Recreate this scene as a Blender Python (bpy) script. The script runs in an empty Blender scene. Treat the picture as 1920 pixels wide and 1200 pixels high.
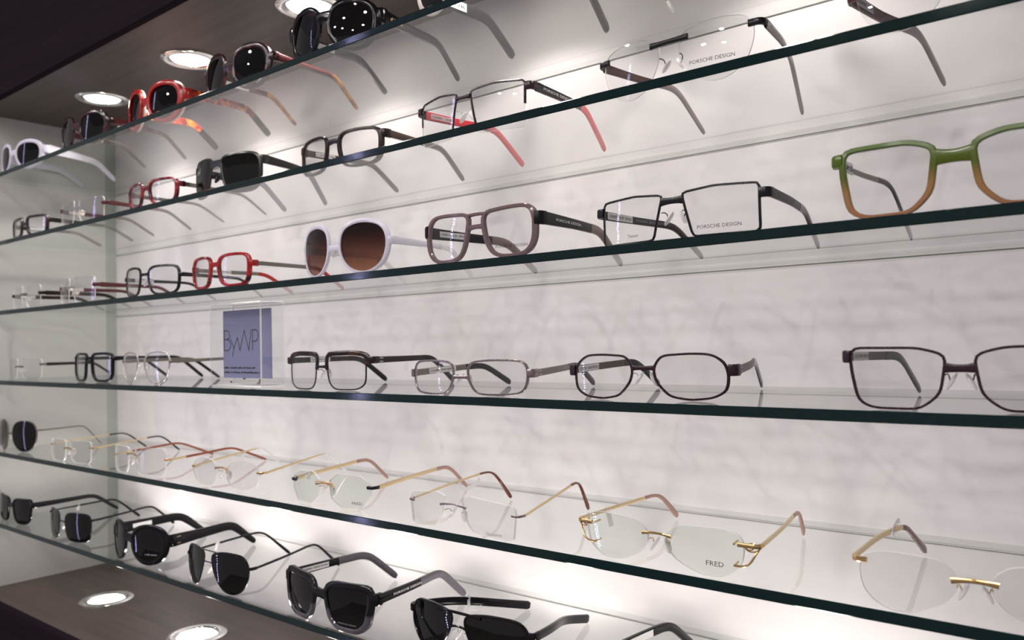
import bpy, bmesh, math, random
import numpy as np
from mathutils import Vector, Matrix

random.seed(7)
sc = bpy.context.scene
COL = sc.collection
ZO = 1.0                      # height of the lowest glass shelf above the floor

# ------------------------------------------------------------------ camera
def make_camera():
    yaw, pit, rol = 0.682074, 0.026538, -0.021662
    fwd = Vector((-math.sin(yaw)*math.cos(pit), math.cos(yaw)*math.cos(pit), math.sin(pit)))
    right = Vector((math.cos(yaw), math.sin(yaw), 0)); up = right.cross(fwd)
    c, s = math.cos(rol), math.sin(rol)
    r2 = c*right + s*up; u2 = -s*right + c*up
    cam = bpy.data.cameras.new('camera'); o = bpy.data.objects.new('camera', cam); COL.objects.link(o)
    m = Matrix((r2, u2, -fwd)).transposed().to_4x4(); m.translation = Vector((1.68883, -0.78979, 0.30349+ZO))
    o.matrix_world = m
    cam.sensor_width = 36; cam.lens = 36*1530.78/1920; cam.clip_start = .02
    cam.dof.use_dof = True; cam.dof.focus_distance = .72; cam.dof.aperture_fstop = 9.0
    sc.camera = o
make_camera()

# ------------------------------------------------------------------ world, exposure
w = bpy.data.worlds.new('shop_ambience'); sc.world = w; w.use_nodes = True
bg = w.node_tree.nodes['Background']; bg.inputs[0].default_value = (1., .92, .94, 1); bg.inputs[1].default_value = .15
sc.view_settings.view_transform = 'Standard'; sc.view_settings.look = 'None'
sc.view_settings.gamma = 1; sc.view_settings.use_curve_mapping = False
sc.view_settings.exposure = 0.98
sc.cycles.transparent_max_bounces = 40; sc.cycles.max_bounces = 8; sc.cycles.glossy_bounces = 5
sc.cycles.caustics_reflective = False; sc.cycles.caustics_refractive = False
LAMP_W, LAMP_UP_W, FILL_STRENGTH = 1.15, 1.0, 250.

# ------------------------------------------------------------------ materials
MATS = {}
def newmat(name):
    m = bpy.data.materials.new(name); m.use_nodes = True; m.node_tree.nodes.clear(); MATS[name] = m
    nt = m.node_tree; out = nt.nodes.new('ShaderNodeOutputMaterial')
    return m, nt, out
def N(nt, t, **kw):
    n = nt.nodes.new(t)
    for k, v in kw.items():
        if k.startswith('i_'): n.inputs[k[2:].replace('_', ' ')].default_value = v
        else: setattr(n, k, v)
    return n
def c4(c): return (c[0], c[1], c[2], 1)
def schlick(nt, f0=.04, f1=.96):
    lw = N(nt, 'ShaderNodeLayerWeight'); lw.inputs['Blend'].default_value = .5
    p = N(nt, 'ShaderNodeMath', operation='POWER'); nt.links.new(lw.outputs['Facing'], p.inputs[0]); p.inputs[1].default_value = 5
    a = N(nt, 'ShaderNodeMath', operation='MULTIPLY_ADD'); nt.links.new(p.outputs[0], a.inputs[0]); a.inputs[1].default_value = f1; a.inputs[2].default_value = f0
    return a.outputs[0]
def solid(name, col, rough=.3, metal=0., spec=.5, coat=0., bump=0., bscale=400):
    m, nt, out = newmat(name)
    b = N(nt, 'ShaderNodeBsdfPrincipled'); b.inputs['Base Color'].default_value = c4(col); b.inputs['Roughness'].default_value = rough
    b.inputs['Metallic'].default_value = metal; b.inputs['Specular IOR Level'].default_value = spec; b.inputs['Coat Weight'].default_value = coat
    # slight handling wear in the gloss
    tc = N(nt, 'ShaderNodeTexCoord'); no = N(nt, 'ShaderNodeTexNoise'); no.inputs['Scale'].default_value = bscale
    nt.links.new(tc.outputs['Object'], no.inputs['Vector'])
    mr = N(nt, 'ShaderNodeMapRange'); mr.inputs['To Min'].default_value = rough*.8; mr.inputs['To Max'].default_value = min(1, rough*1.25)
    nt.links.new(no.outputs['Fac'], mr.inputs['Value']); nt.links.new(mr.outputs[0], b.inputs['Roughness'])
    if bump:
        bp = N(nt, 'ShaderNodeBump'); bp.inputs['Strength'].default_value = bump; bp.inputs['Distance'].default_value = .0005
        nt.links.new(no.outputs['Fac'], bp.inputs['Height']); nt.links.new(bp.outputs[0], b.inputs['Normal'])
    nt.links.new(b.outputs[0], out.inputs[0]); return m
def ramp_solid(name, stops, axis='Z', lo=0., hi=.05, rough=.2, noise=0., scale=150, clear=0., dist=0.):
    """acetate whose colour runs along an axis of the frame (gradient) or in patches (tortoise)"""
    m, nt, out = newmat(name)
    tc = N(nt, 'ShaderNodeTexCoord')
    if axis:
        sp = N(nt, 'ShaderNodeSeparateXYZ'); nt.links.new(tc.outputs['Object'], sp.inputs[0])
        mr = N(nt, 'ShaderNodeMapRange'); mr.inputs['From Min'].default_value = lo; mr.inputs['From Max'].default_value = hi
        nt.links.new(sp.outputs[axis], mr.inputs['Value']); fac = mr.outputs[0]
    else:
        no = N(nt, 'ShaderNodeTexNoise'); no.inputs['Scale'].default_value = scale; no.inputs['Detail'].default_value = 2; no.inputs['Distortion'].default_value = dist
        nt.links.new(tc.outputs['Object'], no.inputs['Vector']); fac = no.outputs['Fac']
    cr = N(nt, 'ShaderNodeValToRGB'); nt.links.new(fac, cr.inputs[0])
    el = cr.color_ramp.elements
    el[0].position, el[0].color = stops[0][0], c4(stops[0][1]); el[1].position, el[1].color = stops[-1][0], c4(stops[-1][1])
    for p, c in stops[1:-1]:
        e = el.new(p); e.color = c4(c)
    b = N(nt, 'ShaderNodeBsdfPrincipled'); b.inputs['Roughness'].default_value = rough
    nt.links.new(cr.outputs[0], b.inputs['Base Color'])
    sh = b.outputs[0]
    if clear:
        t = N(nt, 'ShaderNodeBsdfTransparent'); nt.links.new(cr.outputs[0], t.inputs[0])
        mx = N(nt, 'ShaderNodeMixShader'); mx.inputs[0].default_value = clear
        nt.links.new(b.outputs[0], mx.inputs[1]); nt.links.new(t.outputs[0], mx.inputs[2]); sh = mx.outputs[0]
    nt.links.new(sh, out.inputs[0]); return m
def translucent(name, col, clear=.3, rough=.15):
    m, nt, out = newmat(name)
    b = N(nt, 'ShaderNodeBsdfPrincipled'); b.inputs['Base Color'].default_value = c4(col); b.inputs['Roughness'].default_value = rough
    no = N(nt, 'ShaderNodeTexNoise'); no.inputs['Scale'].default_value = 120
    mr = N(nt, 'ShaderNodeMapRange'); mr.inputs['To Min'].default_value = max(0, clear-.06); mr.inputs['To Max'].default_value = clear+.06
    nt.links.new(no.outputs['Fac'], mr.inputs['Value'])
    t = N(nt, 'ShaderNodeBsdfTransparent'); t.inputs[0].default_value = c4([min(1, .35+.65*x) for x in col])
    mx = N(nt, 'ShaderNodeMixShader'); nt.links.new(mr.outputs[0], mx.inputs[0])
    nt.links.new(b.outputs[0], mx.inputs[1]); nt.links.new(t.outputs[0], mx.inputs[2]); nt.links.new(mx.outputs[0], out.inputs[0]); return m
def lensmat(name, col, col2=None, lo=0, hi=.05, f0=.04, gloss=(1, 1, 1)):
    m, nt, out = newmat(name)
    t = N(nt, 'ShaderNodeBsdfTransparent'); t.inputs[0].default_value = c4(col)
    if col2:
        tc = N(nt, 'ShaderNodeTexCoord'); sp = N(nt, 'ShaderNodeSeparateXYZ'); nt.links.new(tc.outputs['Object'], sp.inputs[0])
        mr = N(nt, 'ShaderNodeMapRange'); mr.inputs['From Min'].default_value = lo; mr.inputs['From Max'].default_value = hi
        nt.links.new(sp.outputs['Z'], mr.inputs['Value'])
        cr = N(nt, 'ShaderNodeValToRGB'); cr.color_ramp.elements[0].color = c4(col); cr.color_ramp.elements[1].color = c4(col2)
        nt.links.new(mr.outputs[0], cr.inputs[0]); nt.links.new(cr.outputs[0], t.inputs[0])
    g = N(nt, 'ShaderNodeBsdfGlossy'); g.inputs['Roughness'].default_value = .0; g.inputs['Color'].default_value = c4(gloss)
    mx = N(nt, 'ShaderNodeMixShader'); nt.links.new(schlick(nt, f0), mx.inputs[0])
    nt.links.new(t.outputs[0], mx.inputs[1]); nt.links.new(g.outputs[0], mx.inputs[2]); nt.links.new(mx.outputs[0], out.inputs[0]); return m
def edgemat(name, col=(.9, .9, .9), clear=.55, metal=.55):
    m, nt, out = newmat(name)
    d = N(nt, 'ShaderNodeBsdfPrincipled'); d.inputs['Base Color'].default_value = c4(col); d.inputs['Roughness'].default_value = .3; d.inputs['Metallic'].default_value = metal
    no = N(nt, 'ShaderNodeTexNoise'); no.inputs['Scale'].default_value = 220
    mr = N(nt, 'ShaderNodeMapRange'); mr.inputs['To Min'].default_value = max(0, clear-.2); mr.inputs['To Max'].default_value = clear+.2
    nt.links.new(no.outputs['Fac'], mr.inputs['Value'])
    t = N(nt, 'ShaderNodeBsdfTransparent')
    mx = N(nt, 'ShaderNodeMixShader'); nt.links.new(mr.outputs[0], mx.inputs[0])
    nt.links.new(d.outputs[0], mx.inputs[1]); nt.links.new(t.outputs[0], mx.inputs[2]); nt.links.new(mx.outputs[0], out.inputs[0]); return m
def emit(name, col, s):
    m, nt, out = newmat(name); e = N(nt, 'ShaderNodeEmission'); e.inputs[0].default_value = c4(col); e.inputs[1].default_value = s
    nt.links.new(e.outputs[0], out.inputs[0]); return m

def wallmat(name, col, rough):
    m, nt, out = newmat(name)
    tc = N(nt, 'ShaderNodeTexCoord'); n1 = N(nt, 'ShaderNodeTexNoise'); n1.inputs['Scale'].default_value = 2.2; n1.inputs['Detail'].default_value = 4
    nt.links.new(tc.outputs['Object'], n1.inputs['Vector'])
    cr = N(nt, 'ShaderNodeValToRGB'); cr.color_ramp.elements[0].position = .3; cr.color_ramp.elements[1].position = .7
    cr.color_ramp.elements[0].color = c4([x*.95 for x in col]); cr.color_ramp.elements[1].color = c4(col)
    nt.links.new(n1.outputs['Fac'], cr.inputs[0])
    n2 = N(nt, 'ShaderNodeTexNoise'); n2.inputs['Scale'].default_value = 900; nt.links.new(tc.outputs['Object'], n2.inputs['Vector'])
    bp = N(nt, 'ShaderNodeBump'); bp.inputs['Strength'].default_value = .05; bp.inputs['Distance'].default_value = .0003; nt.links.new(n2.outputs['Fac'], bp.inputs['Height'])
    b = N(nt, 'ShaderNodeBsdfPrincipled'); b.inputs['Roughness'].default_value = rough; b.inputs['Specular IOR Level'].default_value = .3
    nt.links.new(cr.outputs[0], b.inputs['Base Color']); nt.links.new(bp.outputs[0], b.inputs['Normal'])
    nt.links.new(b.outputs[0], out.inputs[0]); return m
def woodmat(name, c1, c2, rough, spec=.5):
    m, nt, out = newmat(name)
    tc = N(nt, 'ShaderNodeTexCoord'); mp = N(nt, 'ShaderNodeMapping'); mp.inputs['Scale'].default_value = (1.2, 26, 26)
    nt.links.new(tc.outputs['Object'], mp.inputs[0])
    n1 = N(nt, 'ShaderNodeTexNoise'); n1.inputs['Scale'].default_value = 3; n1.inputs['Detail'].default_value = 5; nt.links.new(mp.outputs[0], n1.inputs['Vector'])
    cr = N(nt, 'ShaderNodeValToRGB'); cr.color_ramp.elements[0].position = .35; cr.color_ramp.elements[1].position = .68
    cr.color_ramp.elements[0].color = c4(c1); cr.color_ramp.elements[1].color = c4(c2); nt.links.new(n1.outputs['Fac'], cr.inputs[0])
    b = N(nt, 'ShaderNodeBsdfPrincipled'); b.inputs['Roughness'].default_value = rough; b.inputs['Specular IOR Level'].default_value = spec
    nt.links.new(cr.outputs[0], b.inputs['Base Color']); nt.links.new(b.outputs[0], out.inputs[0]); return m

wallmat('wall_white', (.82, .79, .79), .42)
wallmat('wall_side', (.60, .60, .58), .5)
solid('corner_strip', (.42, .45, .42), .4)
woodmat('brown_laminate', (.055, .040, .034), (.085, .062, .052), .38, .35)
woodmat('dark_fascia', (.008, .004, .008), (.013, .007, .012), .8, .06)
wallmat('floor_stone', (.16, .14, .13), .4)
# glass of the shelves: the slab's reflection sits on its top face, the lower face lets light through
def shelfglass():
    m, nt, out = newmat('shelf_glass')
    t = N(nt, 'ShaderNodeBsdfTransparent'); t.inputs[0].default_value = (.965, .972, .968, 1)
    no = N(nt, 'ShaderNodeTexNoise'); no.inputs['Scale'].default_value = 30
    mr = N(nt, 'ShaderNodeMapRange'); mr.inputs['To Min'].default_value = 0.; mr.inputs['To Max'].default_value = .010
    nt.links.new(no.outputs['Fac'], mr.inputs['Value'])
    g = N(nt, 'ShaderNodeBsdfGlossy'); nt.links.new(mr.outputs[0], g.inputs['Roughness'])
    mx = N(nt, 'ShaderNodeMixShader'); nt.links.new(schlick(nt, .08, .80), mx.inputs[0])
    nt.links.new(t.outputs[0], mx.inputs[1]); nt.links.new(g.outputs[0], mx.inputs[2]); nt.links.new(mx.outputs[0], out.inputs[0])
    m, nt, out = newmat('shelf_glass_under')
    t = N(nt, 'ShaderNodeBsdfTransparent'); t.inputs[0].default_value = (.975, .985, .98, 1)
    nt.links.new(t.outputs[0], out.inputs[0])
shelfglass()
solid('shelf_edge', (.003, .016, .017), .08, spec=.35)
solid('shelf_back_edge', (.16, .17, .14), .3)
m_, nt_, out_ = newmat('shelf_back_face'); t_ = N(nt_, 'ShaderNodeBsdfTransparent'); t_.inputs[0].default_value = (.925, .935, .928, 1); nt_.links.new(t_.outputs[0], out_.inputs[0])
lensmat('lens_clear', (.965, .965, .965))
lensmat('lens_green_coat', (.95, .965, .948), f0=.05, gloss=(.85, 1, .9))
edgemat('lens_edge', (1., 1., 1.), .2, .12)
edgemat('lens_edge_soft', (.9, .9, .9), .7)
lensmat('lens_black', (.016, .013, .016), f0=.045)
lensmat('lens_plum', (.035, .014, .022), f0=.045)
lensmat('lens_olive', (.040, .046, .034), f0=.05)
lensmat('lens_brown_gradient', (.62, .42, .33), (.10, .022, .016), lo=.0, hi=.046)
lensmat('lens_grey', (.03, .03, .034), f0=.05)
lensmat('lens_grey_gradient', (.10, .095, .10), (.02, .018, .022), lo=.0, hi=.046)
solid('black_plastic', (.006, .005, .007), .14, spec=.28)
solid('black_matte', (.009, .008, .009), .36, spec=.22)
solid('black_metal', (.009, .008, .010), .26, spec=.35)
solid('gunmetal', (.20, .18, .16), .34, metal=.8)
solid('silver_metal', (.62, .60, .60), .25, metal=.9)
solid('mauve_metal', (.34, .28, .29), .26, metal=.8)
solid('plum_metal', (.028, .011, .018), .26, spec=.4)
solid('gold_metal', (.82, .57, .26), .2, metal=1.)
solid('pale_gold', (.78, .62, .38), .3, metal=.85)
solid('white_plastic', (.72, .70, .80), .25)
solid('cream_plastic', (.85, .74, .66), .25)
solid('red_plastic', (.42, .018, .014), .18)
solid('coral_red', (.78, .055, .075), .3)
solid('dark_brown', (.020, .011, .009), .25, spec=.3)
solid('brown_plastic', (.060, .038, .028), .35, spec=.3)
solid('burgundy', (.085, .014, .016), .25)
solid('rust_brown', (.30, .080, .035), .3)
solid('tip_brown', (.16, .040, .028), .2)
solid('grey_plastic', (.105, .095, .115), .25)
solid('oxblood', (.050, .014, .011), .22)
solid('olive_black', (.020, .022, .017), .2)
translucent('mauve_acetate', (.23, .155, .165), .25, .08)
translucent('mauve_tip', (.19, .125, .125), .2)
translucent('clear_smoke', (.26, .25, .29), .45)
translucent('clear_plastic', (.92, .90, .90), .35)
translucent('clear_tip', (.62, .40, .33), .35)
translucent('nose_pad', (.92, .90, .90), .35)
def paper():
    m, nt, out = newmat('tag_paper'); d = N(nt, 'ShaderNodeBsdfPrincipled'); d.inputs['Base Color'].default_value = (.95, .94, .94, 1); d.inputs['Roughness'].default_value = .6
    no = N(nt, 'ShaderNodeTexNoise'); no.inputs['Scale'].default_value = 600; mr = N(nt, 'ShaderNodeMapRange'); mr.inputs['To Min'].default_value = .35; mr.inputs['To Max'].default_value = .5; nt.links.new(no.outputs['Fac'], mr.inputs['Value'])
    t = N(nt, 'ShaderNodeBsdfTranslucent'); t.inputs[0].default_value = (.95, .94, .94, 1); mx = N(nt, 'ShaderNodeMixShader'); nt.links.new(mr.outputs[0], mx.inputs[0])
    nt.links.new(d.outputs[0], mx.inputs[1]); nt.links.new(t.outputs[0], mx.inputs[2]); nt.links.new(mx.outputs[0], out.inputs[0])
paper()
ramp_solid('green_gradient', [(0, (.42, .20, .10)), (.38, (.36, .20, .07)), (.62, (.10, .13, .012)), (1, (.09, .17, .012))], 'Z', .002, .046, clear=.12)
ramp_solid('black_over_clear', [(0, (.14, .13, .15)), (.40, (.09, .085, .10)), (.47, (.007, .006, .008)), (1, (.006, .006, .008))], 'Z', .0, .05, clear=.2, rough=.1)
ramp_solid('red_tortoise', [(.36, (.10, .010, .012)), (.52, (.50, .05, .02)), (.66, (.75, .28, .03))], None, scale=90, dist=1.)
ramp_solid('red_black', [(.34, (.015, .006, .008)), (.50, (.30, .010, .014)), (.62, (.45, .015, .016))], None, scale=70, dist=.6, rough=.12)
ramp_solid('plum_red', [(.38, (.045, .006, .022)), (.55, (.17, .014, .035)), (.72, (.50, .06, .04))], None, scale=80, dist=.6, rough=.12)
ramp_solid('brown_tortoise', [(.36, (.012, .008, .008)), (.60, (.022, .011, .009)), (.75, (.11, .035, .014))], None, scale=80, dist=.8)
ramp_solid('dark_tortoise', [(.40, (.012, .006, .008)), (.60, (.05, .012, .014)), (.75, (.22, .02, .02))], None, scale=110, dist=.6)
ramp_solid('amber_tip', [(.35, (.20, .03, .02)), (.6, (.62, .28, .04))], None, scale=60)
solid('ink_black', (.012, .012, .014), .6)
solid('ink_white', (.75, .75, .75), .5)
solid('ink_grey', (.30, .30, .32), .6)
solid('chrome', (.85, .84, .82), .12, metal=1.)
solid('card_blue', (.235, .245, .40), .55)
edgemat('acrylic_edge', (1., 1., 1.), .2, .3)
lensmat('acrylic', (.975, .98, .985), f0=.05)
emit('fill_glow', (1., .93, .93), FILL_STRENGTH)  # emission of the added overhead fill lamps
emit('bulb', (1., .95, .88), 14)
emit('led_blue', (.55, .52, 1.), 60)
def M(n): return MATS[n]

# ------------------------------------------------------------------ mesh helpers
def meshobj(name, V, F, mat, parent=None, smooth=True, mats=None, fm=None, angle=40, recalc=True):
    me = bpy.data.meshes.new(name); me.from_pydata([tuple(map(float, v)) for v in V], [], [tuple(int(i) for i in f) for f in F])
    for mm in (mats or [mat]): me.materials.append(M(mm))
    if fm is not None: me.polygons.foreach_set('material_index', fm)
    if recalc:
        b = bmesh.new(); b.from_mesh(me); bmesh.ops.recalc_face_normals(b, faces=b.faces); b.to_mesh(me); b.free()
    if smooth:
        me.polygons.foreach_set('use_smooth', [True]*len(me.polygons)); me.set_sharp_from_angle(angle=math.radians(angle))
    me.update()
    o = bpy.data.objects.new(name, me); COL.objects.link(o)
    if parent: o.parent = parent
    return o
class MB:
    def __init__(s): s.V = []; s.F = []; s.m = []
    def add(s, V, F, m=0):
        k = len(s.V); s.V += [tuple(v) for v in V]; s.F += [tuple(i+k for i in f) for f in F]; s.m += [m]*len(F)
    def box(s, x0, x1, y0, y1, z0, z1, m=0):
        s.add([(x, y, z) for z in (z0, z1) for y in (y0, y1) for x in (x0, x1)], [(0, 2, 3, 1), (4, 5, 7, 6), (0, 1, 5, 4), (2, 6, 7, 3), (0, 4, 6, 2), (1, 3, 7, 5)], m)
    def build(s, name, mat, parent=None, **kw): return meshobj(name, s.V, s.F, mat, parent, **kw)
def struct(o): o['kind'] = 'structure'; return o
def tag(o, label, cat, group=None):
    o['label'] = label; o['category'] = cat
    if group: o['group'] = group
    return o
def empty(name, loc, rz=0):
    o = bpy.data.objects.new(name, None); COL.objects.link(o); o.location = loc; o.rotation_euler = (0, 0, rz); o.empty_display_size = .02; return o

def resample(P, n, closed):
    P = np.asarray(P, float)
    if closed: P = np.vstack([P, P[:1]])
    d = np.r_[0, np.cumsum(np.linalg.norm(np.diff(P, axis=0), axis=1))]
    t = np.linspace(0, d[-1], n+1)[:-1] if closed else np.linspace(0, d[-1], n)
    return np.stack([np.interp(t, d, P[:, i]) for i in range(P.shape[1])], 1)
def smooth_open(P, it):
    P = P.copy()
    for _ in range(it): P[1:-1] = .5*P[1:-1] + .25*(P[:-2]+P[2:])
    return P
def smooth_closed(P, it):
    for _ in range(it): P = .5*P + .25*(np.roll(P, 1, 0)+np.roll(P, -1, 0))
    return P
def outline(poly, hw, hh, n=56, it=None):
    """rounded closed outline from corner points (x, z) in -1..1, then fitted back to hw, hh"""
    it = 40 if it is None else it
    P = resample([(x*hw, z*hh) for x, z in poly], 4*n, True)
    k = np.fft.fftfreq(len(P), 1/len(P)); g = np.exp(-.5*(2*math.pi*k*it/500)**2)[:, None]
    P = np.real(np.fft.ifft(np.fft.fft(P, axis=0)*g, axis=0))
    P = resample(P, n, True)
    lo, hi = P.min(0), P.max(0)
    P = (P-(lo+hi)/2)*np.array([2*hw, 2*hh])/(hi-lo)
    return P
def section(k=8, p=3.2):
    """unit rounded-rectangle section points"""
    a = (np.arange(k)+.5)/k*2*math.pi
    c, s = np.cos(a), np.sin(a)
    return np.stack([np.sign(c)*abs(c)**(2/p), np.sign(s)*abs(s)**(2/p)], 1)
def sweep(mb, P, w, h, side=(1, 0, 0), k=8, p=3.2, m=0, cap=True):
    """tube along open path P: w = size along 'side', h = size across it (arrays or numbers)"""
    P = np.asarray(P, float); n = len(P); w = np.broadcast_to(w, n); h = np.broadcast_to(h, n)
    T = np.gradient(P, axis=0); T /= np.linalg.norm(T, axis=1)[:, None]
    S = np.asarray(side, float); S = np.broadcast_to(S, P.shape)
    S = S-(S*T).sum(1)[:, None]*T; S = S/np.linalg.norm(S, axis=1)[:, None]
    U = np.cross(T, S); sec = section(k, p)
    V = []; F = []
    for i in range(n):
        for a, b in sec: V.append(P[i]+S[i]*a*w[i]/2+U[i]*b*h[i]/2)
    for i in range(n-1):
        for j in range(k): F.append((i*k+j, i*k+(j+1) % k, (i+1)*k+(j+1) % k, (i+1)*k+j))
    if cap: F.append(tuple(range(k))); F.append(tuple((n-1)*k+j for j in range(k)))
    mb.add(V, F, m)
def ellipsoid(mb, c, r, axes=None, nu=10, nv=6):
    V = []; F = []; A = np.eye(3) if axes is None else np.asarray(axes)
    for i in range(nv+1):
        th = math.pi*i/nv
        for j in range(nu):
            ph = 2*math.pi*j/nu
            q = np.array([r[0]*math.sin(th)*math.cos(ph), r[1]*math.sin(th)*math.sin(ph), r[2]*math.cos(th)])
            V.append(np.asarray(c)+A.T@q)
    for i in range(nv):
        for j in range(nu): F.append((i*nu+j, i*nu+(j+1) % nu, (i+1)*nu+(j+1) % nu, (i+1)*nu+j))
    mb.add(V, F)
_text = {}
def text2d(s):
    """flat letter shapes: vertices (u, v) with cap height 1, faces, total width"""
    if s not in _text and s[0] == '#':          # lettering too small to read: a row of short strokes
        V = []; F = []; u = 0.
        for i in range(int(s[1:])):
            wd = random.uniform(.35, .8); h = random.choice((.7, .7, 1.)); k = len(V)
            V += [(u, 0), (u+wd, 0), (u+wd, h), (u, h)]; F.append((k, k+1, k+2, k+3)); u += wd+(.18 if random.random() > .2 else .6)
        V = np.array(V); _text[s] = (V, F, V[:, 0].max())
    if s not in _text:
        cu = bpy.data.curves.new('lettering', 'FONT'); cu.body = s; cu.resolution_u = 2
        ob = bpy.data.objects.new('lettering', cu); COL.objects.link(ob)
        me = bpy.data.meshes.new_from_object(ob)
        V = np.array([v.co[:2] for v in me.vertices]); F = [tuple(p.vertices) for p in me.polygons]
        bpy.data.objects.remove(ob); bpy.data.curves.remove(cu); bpy.data.meshes.remove(me)
        lo = V.min(0); V = (V-lo); h = V[:, 1].max(); V = V/h
        _text[s] = (V, F, V[:, 0].max())
    return _text[s]

# ------------------------------------------------------------------ the cabinet
XR = 2.30
D, T = .2323, .0078
ZS = {'A': .6284, 'B': .5043, 'C': .3791, 'D': .2537, 'E': .1259, 'F': -.0014}
ZT, ZZ, CD = .7434, -.1247, .262
def plainbox(name, mat, *b, parent=None):
    mb = MB(); mb.box(*b); return mb.build(name, mat, parent, smooth=False)
struct(plainbox('floor', 'floor_stone', -1.2, 3.6, -3.8, .03, -.02, 0))
RH = 2.6
struct(plainbox('ceiling', 'wall_side', -1.2, 3.6, -3.8, .03, RH, RH+.02))
struct(plainbox('wall_back', 'wall_white', -.03, XR, 0, .03, 0, RH))
struct(plainbox('wall_left', 'wall_side', -.03, 0, -CD, -.021, ZZ+ZO, ZT+ZO))
struct(plainbox('trim_1', 'corner_strip', -.028, .0001, -.021, 0, ZZ+ZO, ZT+ZO))
def carcass(name, z0, z1, label):
    e = empty(name, (0, 0, z0)); zz = z1-z0
    body = MB(); body.box(-.03, XR, -CD+.012, 0, 0, zz); body.build('body', 'brown_laminate', e, smooth=False)
    fas = MB(); fas.box(-.03, XR, -CD, -CD+.012, 0, zz); fas.build('fascia', 'dark_fascia', e, smooth=False)
    return e
e = carcass('soffit', ZT+ZO, RH, ''); tag(e, 'dark brown soffit with round downlights above the glass shelves', 'soffit')
e = carcass('base_cabinet', 0, ZZ+ZO, ''); tag(e, 'dark brown base cabinet with round uplights under the lowest shelf', 'cabinet')

SHELF_LABEL = {'A': 'topmost glass shelf, carrying dark and white sunglasses', 'B': 'second glass shelf from the top, with the red-templed half-rim glasses',
  'C': 'third glass shelf from the top, with the green gradient glasses', 'D': 'glass shelf carrying the acrylic sign block',
  'E': 'glass shelf carrying the gold rimless glasses', 'F': 'lowest glass shelf, carrying black sunglasses'}
for k, z in ZS.items():
    mb = MB(); e0 = .0007; zt, zb = z+ZO, z+ZO-T; y0, y1 = -D, -.0008; x0, x1 = .0002, XR-.002
    # profile across the depth: chamfered front edge
    pr = [(y0, zb+e0), (y0, zt-e0), (y0+e0, zt), (y1, zt), (y1, zb+.0010), (y1, zb), (y0+e0, zb)]
    V = [(x, y, zz) for x in (x0, x1) for y, zz in pr]; n = len(pr)
    F = [(i, (i+1) % n, n+(i+1) % n, n+i) for i in range(n)]+[tuple(range(n)), tuple(range(n, 2*n))]
    fm = [1, 1, 0, 4, 2, 3, 1, 3, 1]
    o = meshobj('glass_shelf', V, F, None, None, smooth=False, mats=['shelf_glass', 'shelf_edge', 'shelf_back_edge', 'shelf_glass_under', 'shelf_back_face'], fm=fm)
    tag(o, SHELF_LABEL[k], 'shelf', 'glass shelves of the display')

# ------------------------------------------------------------------ recessed lamps
def lathe(mb, prof, n=32, m=0):
    V = []; F = []
    for r, z in prof:
        for j in range(n): a = 2*math.pi*j/n; V.append((r*math.cos(a), r*math.sin(a), z))
    for i in range(len(prof)-1):
        for j in range(n): F.append((i*n+j, i*n+(j+1) % n, (i+1)*n+(j+1) % n, (i+1)*n+j))
    mb.add(V, F, m)
LX = [.250+.2915*i for i in range(5)]
ordn = ['first', 'second', 'third', 'fourth', 'fifth', 'sixth', 'seventh']
def lamp(x, down, i):
    sgn = -1 if down else 1
    z = (ZT if down else ZZ)+ZO
    e = empty('downlight' if down else 'uplight', (x, -.138, z))
    r = MB(); lathe(r, [(.043, 0), (.043, sgn*.002), (.040, sgn*.0042), (.032, sgn*.0040), (.029, sgn*.0015), (.028, sgn*.0004)]); r.build('trim_ring', 'chrome', e)
    b = MB(); lathe(b, [(.028, sgn*.0006), (.026, sgn*.0022), (.018, sgn*.0030), (.0008, sgn*.0034)]); b.build('lamp_glass', 'bulb', e)
    L = bpy.data.lights.new('spot', 'SPOT'); L.energy = LAMP_W if down else LAMP_UP_W; L.color = (1, .915, .885); L.spot_size = math.radians(122); L.spot_blend = .25; L.shadow_soft_size = .016
    lo = bpy.data.objects.new('spot', L); COL.objects.link(lo); lo.parent = e; lo.location = (0, 0, sgn*.010)
    lo.rotation_euler = (0 if down else math.pi, 0, 0)
    tag(e, ('round recessed downlight in the soffit, %s from the left wall' if down else 'round recessed uplight in the base cabinet, %s from the left wall') % ordn[i], 'light', 'recessed downlights' if down else 'recessed uplights')
for i, x in enumerate(LX):
    lamp(x, True, i); lamp(x, False, i)

# ------------------------------------------------------------------ unseen lamps added overhead to fill the back wall with light
for j in range(3):
    for i, px in enumerate((-.35, .40, 1.15, 1.90)):
        px += .3*(j % 2); py = -1.25-.165*((i*5+j*4) % 12)
        e = empty('fill_lamp', (px, py, RH)); f = MB()
        lathe(f, [(.056, 0), (.056, -.004), (.050, -.009), (.040, -.006), (.039, -.001)]); f.build('trim_ring', 'chrome', e)
        g = MB(); lathe(g, [(.039, -.0015), (.028, -.003), (.0005, -.0035)]); g.build('lamp_glass', 'fill_glow', e)
        tag(e, 'unseen round fill lamp added at the ceiling in front of the cabinet', 'light', 'added fill lamps')
e = empty('light_string', (-.75, -1.75, 0)); mb = MB(); sweep(mb, resample(np.array([(0, 0, .02), (0, 0, RH)]), 8, False), .004, .004, k=6, p=2, side=(1, 0, 0)); mb.build('cable', 'ink_white', e)
mb = MB()
for i in range(62): ellipsoid(mb, (0, .006, .08+i*.040), (.0065, .0065, .0065), nu=8, nv=5)
q = mb.build('bulbs', 'led_blue', e); q['kind'] = 'stuff'
tag(e, 'vertical string of small violet-blue lights in the shop, mirrored in the lenses', 'string lights')

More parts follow.
